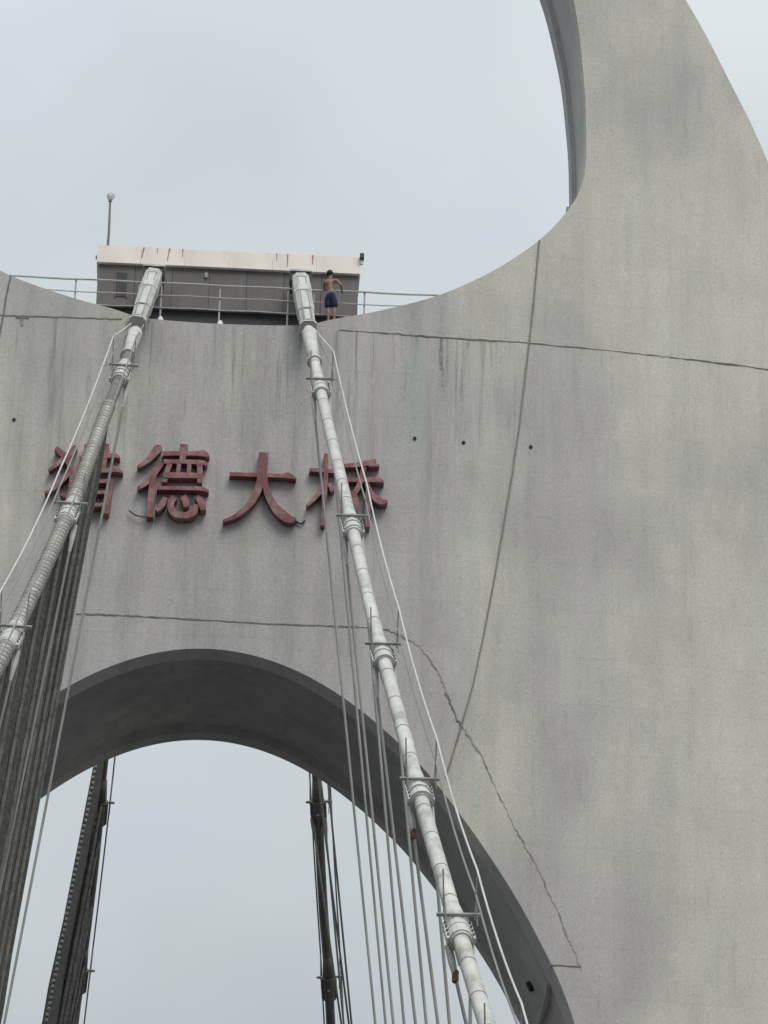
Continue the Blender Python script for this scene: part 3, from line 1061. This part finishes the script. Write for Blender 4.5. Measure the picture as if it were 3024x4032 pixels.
# loose leads beside the characters
tag(obj('loose_lead', tube(spline([at(508, 2010, -0.1), at(530, 2026, -0.12), at(556, 2034, -0.12), at(586, 2036, -0.1)], 5), 0.022, 6), M_DARK), 'thin dark loose wire on the wall left of the character 德', 'wire')
tag(obj('loose_lead', tube(spline([at(1165, 2052, -0.02), at(1185, 2062, -0.06), at(1200, 2050, -0.02)], 5), 0.03, 6), M_DARK), 'small dark wire stub on the wall right of the character 大', 'wire')

# ------------------------------------------------------------------ cabin on the saddle platform
YC = 1.7
tl, tr = at(385, 968, YC), at(1421, 1003, YC)
zt = (tl.z + tr.z) / 2
xl, xr_ = tl.x, tr.x
zf = (at(375, 1040, YC).z + at(1411, 1080, YC).z) / 2
zb = (at(366, 1196, YC).z + at(1415, 1238, YC).z) / 2
cx_ = (xl + xr_) / 2
cw = xr_ - xl
cab = empty('roof_cabin', (cx_, YC + 1.7, zb), 'flat grey machine cabin with cream roof band on top of the tower wall', 'cabin')
npan = 7
pw = (cw - 0.10) / npan
for i in range(npan):
    obj('wall_panel', box((xl + 0.05 + pw * (i + 0.5), YC + 0.10 + (0.006 if i % 2 else 0), (zb + zf) / 2), (pw - 0.012, 0.12, zf - zb)), M_CABIN, cab)
obj('wall', box((cx_, YC + 1.75, (zb + zf) / 2), (cw - 0.16, 3.1, zf - zb - 0.02)), M_CABIN, cab)
# roof band: slightly battered fascia in panels, with cap pieces
nf = 6
fw_ = cw / nf
for i in range(nf):
    x0 = xl + fw_ * i; x1 = x0 + fw_ - 0.006
    V = [(x0, YC - 0.10, zf), (x1, YC - 0.10, zf), (x1, YC + 0.06, zt), (x0, YC + 0.06, zt),
         (x0, YC + 3.6, zf), (x1, YC + 3.6, zf), (x1, YC + 3.5, zt), (x0, YC + 3.5, zt)]
    obj('fascia_panel', (V, [(0, 1, 2, 3), (5, 4, 7, 6), (3, 2, 6, 7), (0, 4, 5, 1), (0, 3, 7, 4), (1, 5, 6, 2)]), M_FASCIA, cab)
for px, wp in ((430, 60), (527, 50), (660, 60), (780, 40), (905, 50), (1040, 40), (1160, 45), (1290, 40)):
    q = at(px, 975 + (px - 400) * 0.034, YC + 0.2)
    w_ = wp / 131.0
    V, F = tube([Vector((q.x - w_ / 2, YC + 0.2, zt)), Vector((q.x - w_ / 2 + .04, YC + 0.2, zt)), Vector((q.x + w_ / 2 - .04, YC + 0.2, zt)), Vector((q.x + w_ / 2, YC + 0.2, zt))], [.03, .06, .06, .03], 10)
    obj('cap_tile', (V, F), M_FASCIA, cab)
for px, ln, wd in ((567, 52, 7), (668, 60, 7), (720, 40, 5), (1133, 62, 7), (1232, 45, 7), (1090, 36, 4), (620, 30, 4)):
    V, F = [], []
    z0 = zt - 0.01
    x0 = at(px, 980 + (px - 400) * 0.034, YC).x
    h_ = ln / 118.0
    n = 6
    for k in range(n + 1):
        z = z0 - h_ * k / n
        yy = YC + 0.06 - 0.16 * (zt - z) / (zt - zf) - 0.012
        ww = wd / 131.0 * (1 - 0.6 * k / n) * random.uniform(.7, 1.2)
        x = x0 - (0.06 * k / n if px in (567, 668) else 0)
        V += [(x - ww / 2, yy, z), (x + ww / 2, yy, z), (x - ww / 2, yy + .03, z), (x + ww / 2, yy + .03, z)]
    for k in range(n):
        a, b = k * 4, k * 4 + 4
        F += [(a, b, b + 1, a + 1), (a, a + 2, b + 2, b), (a + 1, b + 1, b + 3, a + 3)]
    obj('rust_streak', (V, F), M_STREAK, cab)
q = at(478, 1120, YC + 0.02)
wn = obj('window', box((q.x, YC + 0.03, q.z), (0.34, 0.03, 0.85)), M_DARK, cab)
for sx in (-1, 1):
    obj('window_frame', box((q.x + sx * 0.19, YC + 0.02, q.z), (0.04, 0.05, 0.93)), M_CABIN, wn)
# shadow in the gap under the cabin, put in as a dark block
obj('cabin_gap_shade', box((cx_, YC + 1.7, zb - 0.31), (cw - 0.5, 2.9, 0.60)), M_DARK, cab)
q = at(812, 1085, YC)
obj('wall_lamp', box((q.x, YC + 0.0, q.z), (0.09, 0.1, 0.16)), M_HANGER, cab)
# security camera at the right end of the roof band
q = at(1421, 1016, YC)
sc_ = empty('security_camera', (q.x + 0.03, YC - 0.02, q.z), 'small dark camera at the right end of the cream cabin roof', 'camera')
obj('housing', box((q.x + 0.03, YC - 0.06, q.z + 0.0), (0.13, 0.24, 0.16)), M_DARK, sc_)
obj('bracket', box((q.x + 0.02, YC + 0.0, q.z - 0.16), (0.11, 0.12, 0.14)), M_WHITE, sc_)
# beacon mast on the left end of the roof
b0, b1 = at(424, 972, YC + 0.9), at(435, 792, YC + 0.9)
bm_ = empty('beacon_mast', (b0.x, b0.y, zt), 'thin grey mast with round glass beacon on the left cabin roof', 'mast')
obj('pole', tube([(b0.x, b0.y, zt - 0.02), (b0.x + 0.01, b0.y, (zt + b1.z) / 2), (b1.x - 0.01, b1.y, b1.z)], [0.045, 0.04, 0.032], 8), M_STEEL, bm_)
obj('collar', tube([(b1.x - .01, b1.y, b1.z - 0.02), (b1.x - .01, b1.y, b1.z + 0.06)], 0.06, 8), M_STEEL, bm_)
obj('foot', box((b0.x - 0.13, b0.y, zt + 0.02), (0.45, 0.2, 0.05)), M_CABLE_D, bm_)
V, F = [], []
ns, nrg = 12, 8
for i in range(nrg + 1):
    a = pi * i / nrg
    for k in range(ns):
        V.append(Vector((b1.x - .005 + 0.115 * sin(a) * cos(2 * pi * k / ns), b1.y + 0.115 * sin(a) * sin(2 * pi * k / ns), b1.z + 0.16 + 0.13 * cos(a))))
for i in range(nrg):
    for k in range(ns):
        F.append((i * ns + k, i * ns + (k + 1) % ns, (i + 1) * ns + (k + 1) % ns, (i + 1) * ns + k))
obj('globe', (V, F), M_GLASS, bm_, True)
for sx in (-1, 1):
    obj('guard', tube([(b1.x + sx * 0.02, b1.y, b1.z + .05), (b1.x + sx * 0.13, b1.y, b1.z + .16), (b1.x + sx * 0.10, b1.y, b1.z + .26), (b1.x, b1.y, b1.z + .31)], 0.008, 5), M_STEEL, bm_)

# ------------------------------------------------------------------ railing
YR = 0.5
zr = 58.52
rail = empty('railing', (0, YR, 57.0), 'pale steel railing with three rails along the top edge of the wall', 'railing')


def op_z(x):
    x = abs(x)
    for i in range(len(opening) - 1):
        a, b = opening[i], opening[i + 1]
        if a[0] <= x <= b[0] and b[1] < 64:
            return a[1] + (b[1] - a[1]) * (x - a[0]) / max(1e-6, b[0] - a[0])
    return 57.0


for dz, r in ((0, 0.030), (-0.43, 0.019), (-0.86, 0.019)):
    z = zr + dz
    x = 0.0
    while op_z(x) < z and x < 9:
        x += 0.02
    pts = [(-x - 0.05 + (2 * x + 0.1) * i / 20, YR + 0.0, z + 0.012 * sin(i * 1.7)) for i in range(21)]
    obj('rail', tube(pts, r, 8), M_RAIL, rail)
for px in (298, 548, 637, 868, 1136, 1238, 1437):
    x = at(px, 1120, YR).x
    zb_ = op_z(x) - 0.03
    ps = obj('post', tube([(x, YR + 0.05, zb_), (x, YR + 0.05, zr + 0.01)], 0.028, 8), M_RAIL, rail)
    obj('base_plate', box((x, YR + 0.05, zb_ + 0.05), (0.14, 0.14, 0.03)), M_RAIL, ps)
for px in (632, 868):
    q = at(px, 1250, YR - 0.12)
    fl = empty('floodlight', (q.x, q.y, op_z(q.x)), 'small white floodlight at the foot of the railing post %s' % ('beside the left sleeve' if px < 700 else 'in the middle'), 'floodlight', 'floodlights on the ledge')
    obj('reflector', tube([(q.x, q.y, op_z(q.x) + 0.30), (q.x, q.y, op_z(q.x) + 0.20), (q.x, q.y, op_z(q.x) + 0.06)], [0.045, 0.10, 0.11], 10), M_WHITE, fl)
    obj('stand', box((q.x, q.y, op_z(q.x) + 0.02), (0.12, 0.12, 0.08)), M_DARK, fl)

# ------------------------------------------------------------------ person outside the railing
foot = at(1296, 1260, 0.16)
gx = foot.x
gz = op_z(gx)
person = empty('person', (gx, 0.2, gz), 'shirtless person in blue shorts standing on the ledge outside the railing', 'person')
person.scale = (1.06, 1.06, 1.06)
person.rotation_euler = (0, 0, -0.3)


def skin_obj(name, J, E, m, parent, root, sub=2):
    me = bpy.data.meshes.new(name)
    base = wloc(parent)
    idx = {k: i for i, k in enumerate(J)}
    me.from_pydata([Vector(J[k][0]) for k in J], [(idx[a], idx[b]) for a, b in E], [])
    o = link(name, me, None, parent, base)
    me.materials.append(m)
    md = o.modifiers.new('skin', 'SKIN')
    md.use_smooth_shade = True
    md.branch_smoothing = 0.4
    sv = me.skin_vertices[0].data
    for k, i in idx.items():
        r = J[k][1]
        sv[i].radius = r if hasattr(r, '__len__') else (r, r)
        sv[i].use_root = (k == root)
    s = o.modifiers.new('sub', 'SUBSURF'); s.levels = sub; s.render_levels = sub
    return o


# local axes: x right in the picture, y away from the viewer, z up. Back turned to the viewer.
J = {
    'pelvis': ((0.02, 0.02, 0.92), (0.135, 0.10)),
    'waist': ((0.01, 0.015, 1.07), (0.125, 0.09)),
    'chest': ((0.0, 0.03, 1.25), (0.150, 0.105)),
    'upper': ((-0.01, 0.03, 1.37), (0.150, 0.09)),
    'neck0': ((-0.02, 0.035, 1.46), 0.058),
    'neck1': ((-0.025, 0.05, 1.52), 0.053),
    'head0': ((-0.03, 0.055, 1.58), (0.070, 0.080)),
    'head1': ((-0.035, 0.06, 1.655), (0.072, 0.088)),
    'head2': ((-0.035, 0.06, 1.705), (0.052, 0.062)),
    'nose': ((0.045, 0.125, 1.60), 0.014),
    'sr': ((0.175, 0.02, 1.40), 0.058), 'er': ((0.335, -0.02, 1.19), 0.040), 'wr': ((0.310, 0.20, 1.075), 0.028),
    'pr': ((0.307, 0.26, 1.10), (0.036, 0.020)),
    'fr1': ((0.337, 0.315, 1.125), 0.0085), 'fr1b': ((0.337, 0.33, 1.09), 0.0075),
    'fr2': ((0.317, 0.325, 1.13), 0.009), 'fr2b': ((0.317, 0.34, 1.09), 0.008),
    'fr3': ((0.297, 0.32, 1.13), 0.0085), 'fr3b': ((0.297, 0.335, 1.092), 0.0078),
    'fr4': ((0.278, 0.31, 1.125), 0.008), 'fr4b': ((0.278, 0.322, 1.095), 0.007),
    'tr': ((0.270, 0.255, 1.085), 0.010), 'trb': ((0.265, 0.29, 1.07), 0.009),
    'sl': ((-0.185, 0.04, 1.39), 0.058), 'el': ((-0.225, 0.17, 1.18), 0.040), 'wl': ((-0.165, 0.29, 1.31), 0.028),
    'pl': ((-0.16, 0.32, 1.36), (0.034, 0.020)),
    'fl1': ((-0.185, 0.345, 1.405), 0.0085), 'fl1b': ((-0.185, 0.375, 1.395), 0.0075),
    'fl2': ((-0.165, 0.35, 1.412), 0.009), 'fl2b': ((-0.165, 0.382, 1.40), 0.008),
    'fl3': ((-0.146, 0.35, 1.408), 0.0085), 'fl3b': ((-0.146, 0.38, 1.395), 0.0078),
    'fl4': ((-0.128, 0.345, 1.40), 0.008), 'fl4b': ((-0.128, 0.37, 1.39), 0.007),
    'tl': ((-0.125, 0.325, 1.36), 0.010), 'tlb': ((-0.11, 0.355, 1.365), 0.009),
    'hr': ((0.105, 0.02, 0.86), 0.088), 'kr': ((0.135, 0.06, 0.47), 0.056), 'cr': ((0.14, 0.03, 0.34), 0.055), 'ar': ((0.135, 0.05, 0.10), 0.036), 'hlr': ((0.137, 0.01, 0.045), 0.035), 'tor': ((0.17, 0.19, 0.03), (0.042, 0.022)),
    'hl': ((-0.07, 0.02, 0.86), 0.088), 'kl': ((-0.045, 0.05, 0.47), 0.056), 'cl': ((-0.035, 0.01, 0.34), 0.055), 'al': ((-0.03, 0.02, 0.10), 0.036), 'hll': ((-0.028, -0.02, 0.045), 0.035), 'tol': ((-0.05, 0.16, 0.03), (0.042, 0.022)),
}
E_ = [('pelvis', 'waist'), ('waist', 'chest'), ('chest', 'upper'), ('upper', 'neck0'), ('neck0', 'neck1'), ('neck1', 'head0'), ('head0', 'head1'), ('head1', 'head2'), ('head0', 'nose'),
      ('upper', 'sr'), ('sr', 'er'), ('er', 'wr'), ('wr', 'pr'), ('upper', 'sl'), ('sl', 'el'), ('el', 'wl'), ('wl', 'pl'),
      ('pelvis', 'hr'), ('hr', 'kr'), ('kr', 'cr'), ('cr', 'ar'), ('ar', 'hlr'), ('hlr', 'tor'),
      ('pelvis', 'hl'), ('hl', 'kl'), ('kl', 'cl'), ('cl', 'al'), ('al', 'hll'), ('hll', 'tol')]
for s in 'rl':
    for k in '1234':
        E_ += [('p' + s, 'f%s%s' % (s, k)), ('f%s%s' % (s, k), 'f%s%sb' % (s, k))]
    E_ += [('p' + s, 't' + s), ('t' + s, 't%sb' % s)]
body = skin_obj('body', J, E_, M_SKIN, person, 'pelvis')
JS = {
    'top': ((0.012, 0.015, 1.03), (0.140, 0.108)), 'mid': ((0.02, 0.02, 0.92), (0.160, 0.128)),
    'r0': ((0.105, 0.02, 0.80), 0.118), 'r1': ((0.128, 0.05, 0.62), 0.112), 'r2': ((0.135, 0.06, 0.50), 0.118),
    'l0': ((-0.068, 0.02, 0.80), 0.118), 'l1': ((-0.055, 0.045, 0.62), 0.112), 'l2': ((-0.050, 0.05, 0.50), 0.114),
}
skin_obj('shorts', JS, [('top', 'mid'), ('mid', 'r0'), ('r0', 'r1'), ('r1', 'r2'), ('mid', 'l0'), ('l0', 'l1'), ('l1', 'l2')], M_SHORTS, person, 'mid')
# hair: cap over the back and top of the head
V, F = [], []
hc = Vector((gx - 0.036, 0.2 + 0.05, gz + 1.665))
ns, nr_ = 16, 8
for i in range(nr_ + 1):
    a = 0.74 * pi * i / nr_
    for k in range(ns):
        ph_ = 2 * pi * k / ns
        front = max(0, cos(ph_ - 0.9))
        rr = 1 + 0.05 * sin(5 * ph_ + i)
        aa = a * (1 - 0.42 * front)
        V.append(hc + Vector((0.100 * rr * sin(aa) * cos(ph_), 0.116 * rr * sin(aa) * sin(ph_), 0.108 * rr * cos(aa))))
for i in range(nr_):
    for k in range(ns):
        F.append((i * ns + k, i * ns + (k + 1) % ns, (i + 1) * ns + (k + 1) % ns, (i + 1) * ns + k))
obj('hair', (V, F), M_HAIR, person, True)
for sx, px_ in ((-1, -0.108), (1, 0.038)):
    obj('ear', tube([(gx + px_ , 0.2 + 0.06, gz + 1.585), (gx + px_ + sx * 0.012, 0.2 + 0.055, gz + 1.61), (gx + px_, 0.2 + 0.06, gz + 1.64)], [0.010, 0.018, 0.010], 6), M_SKIN, person, True)
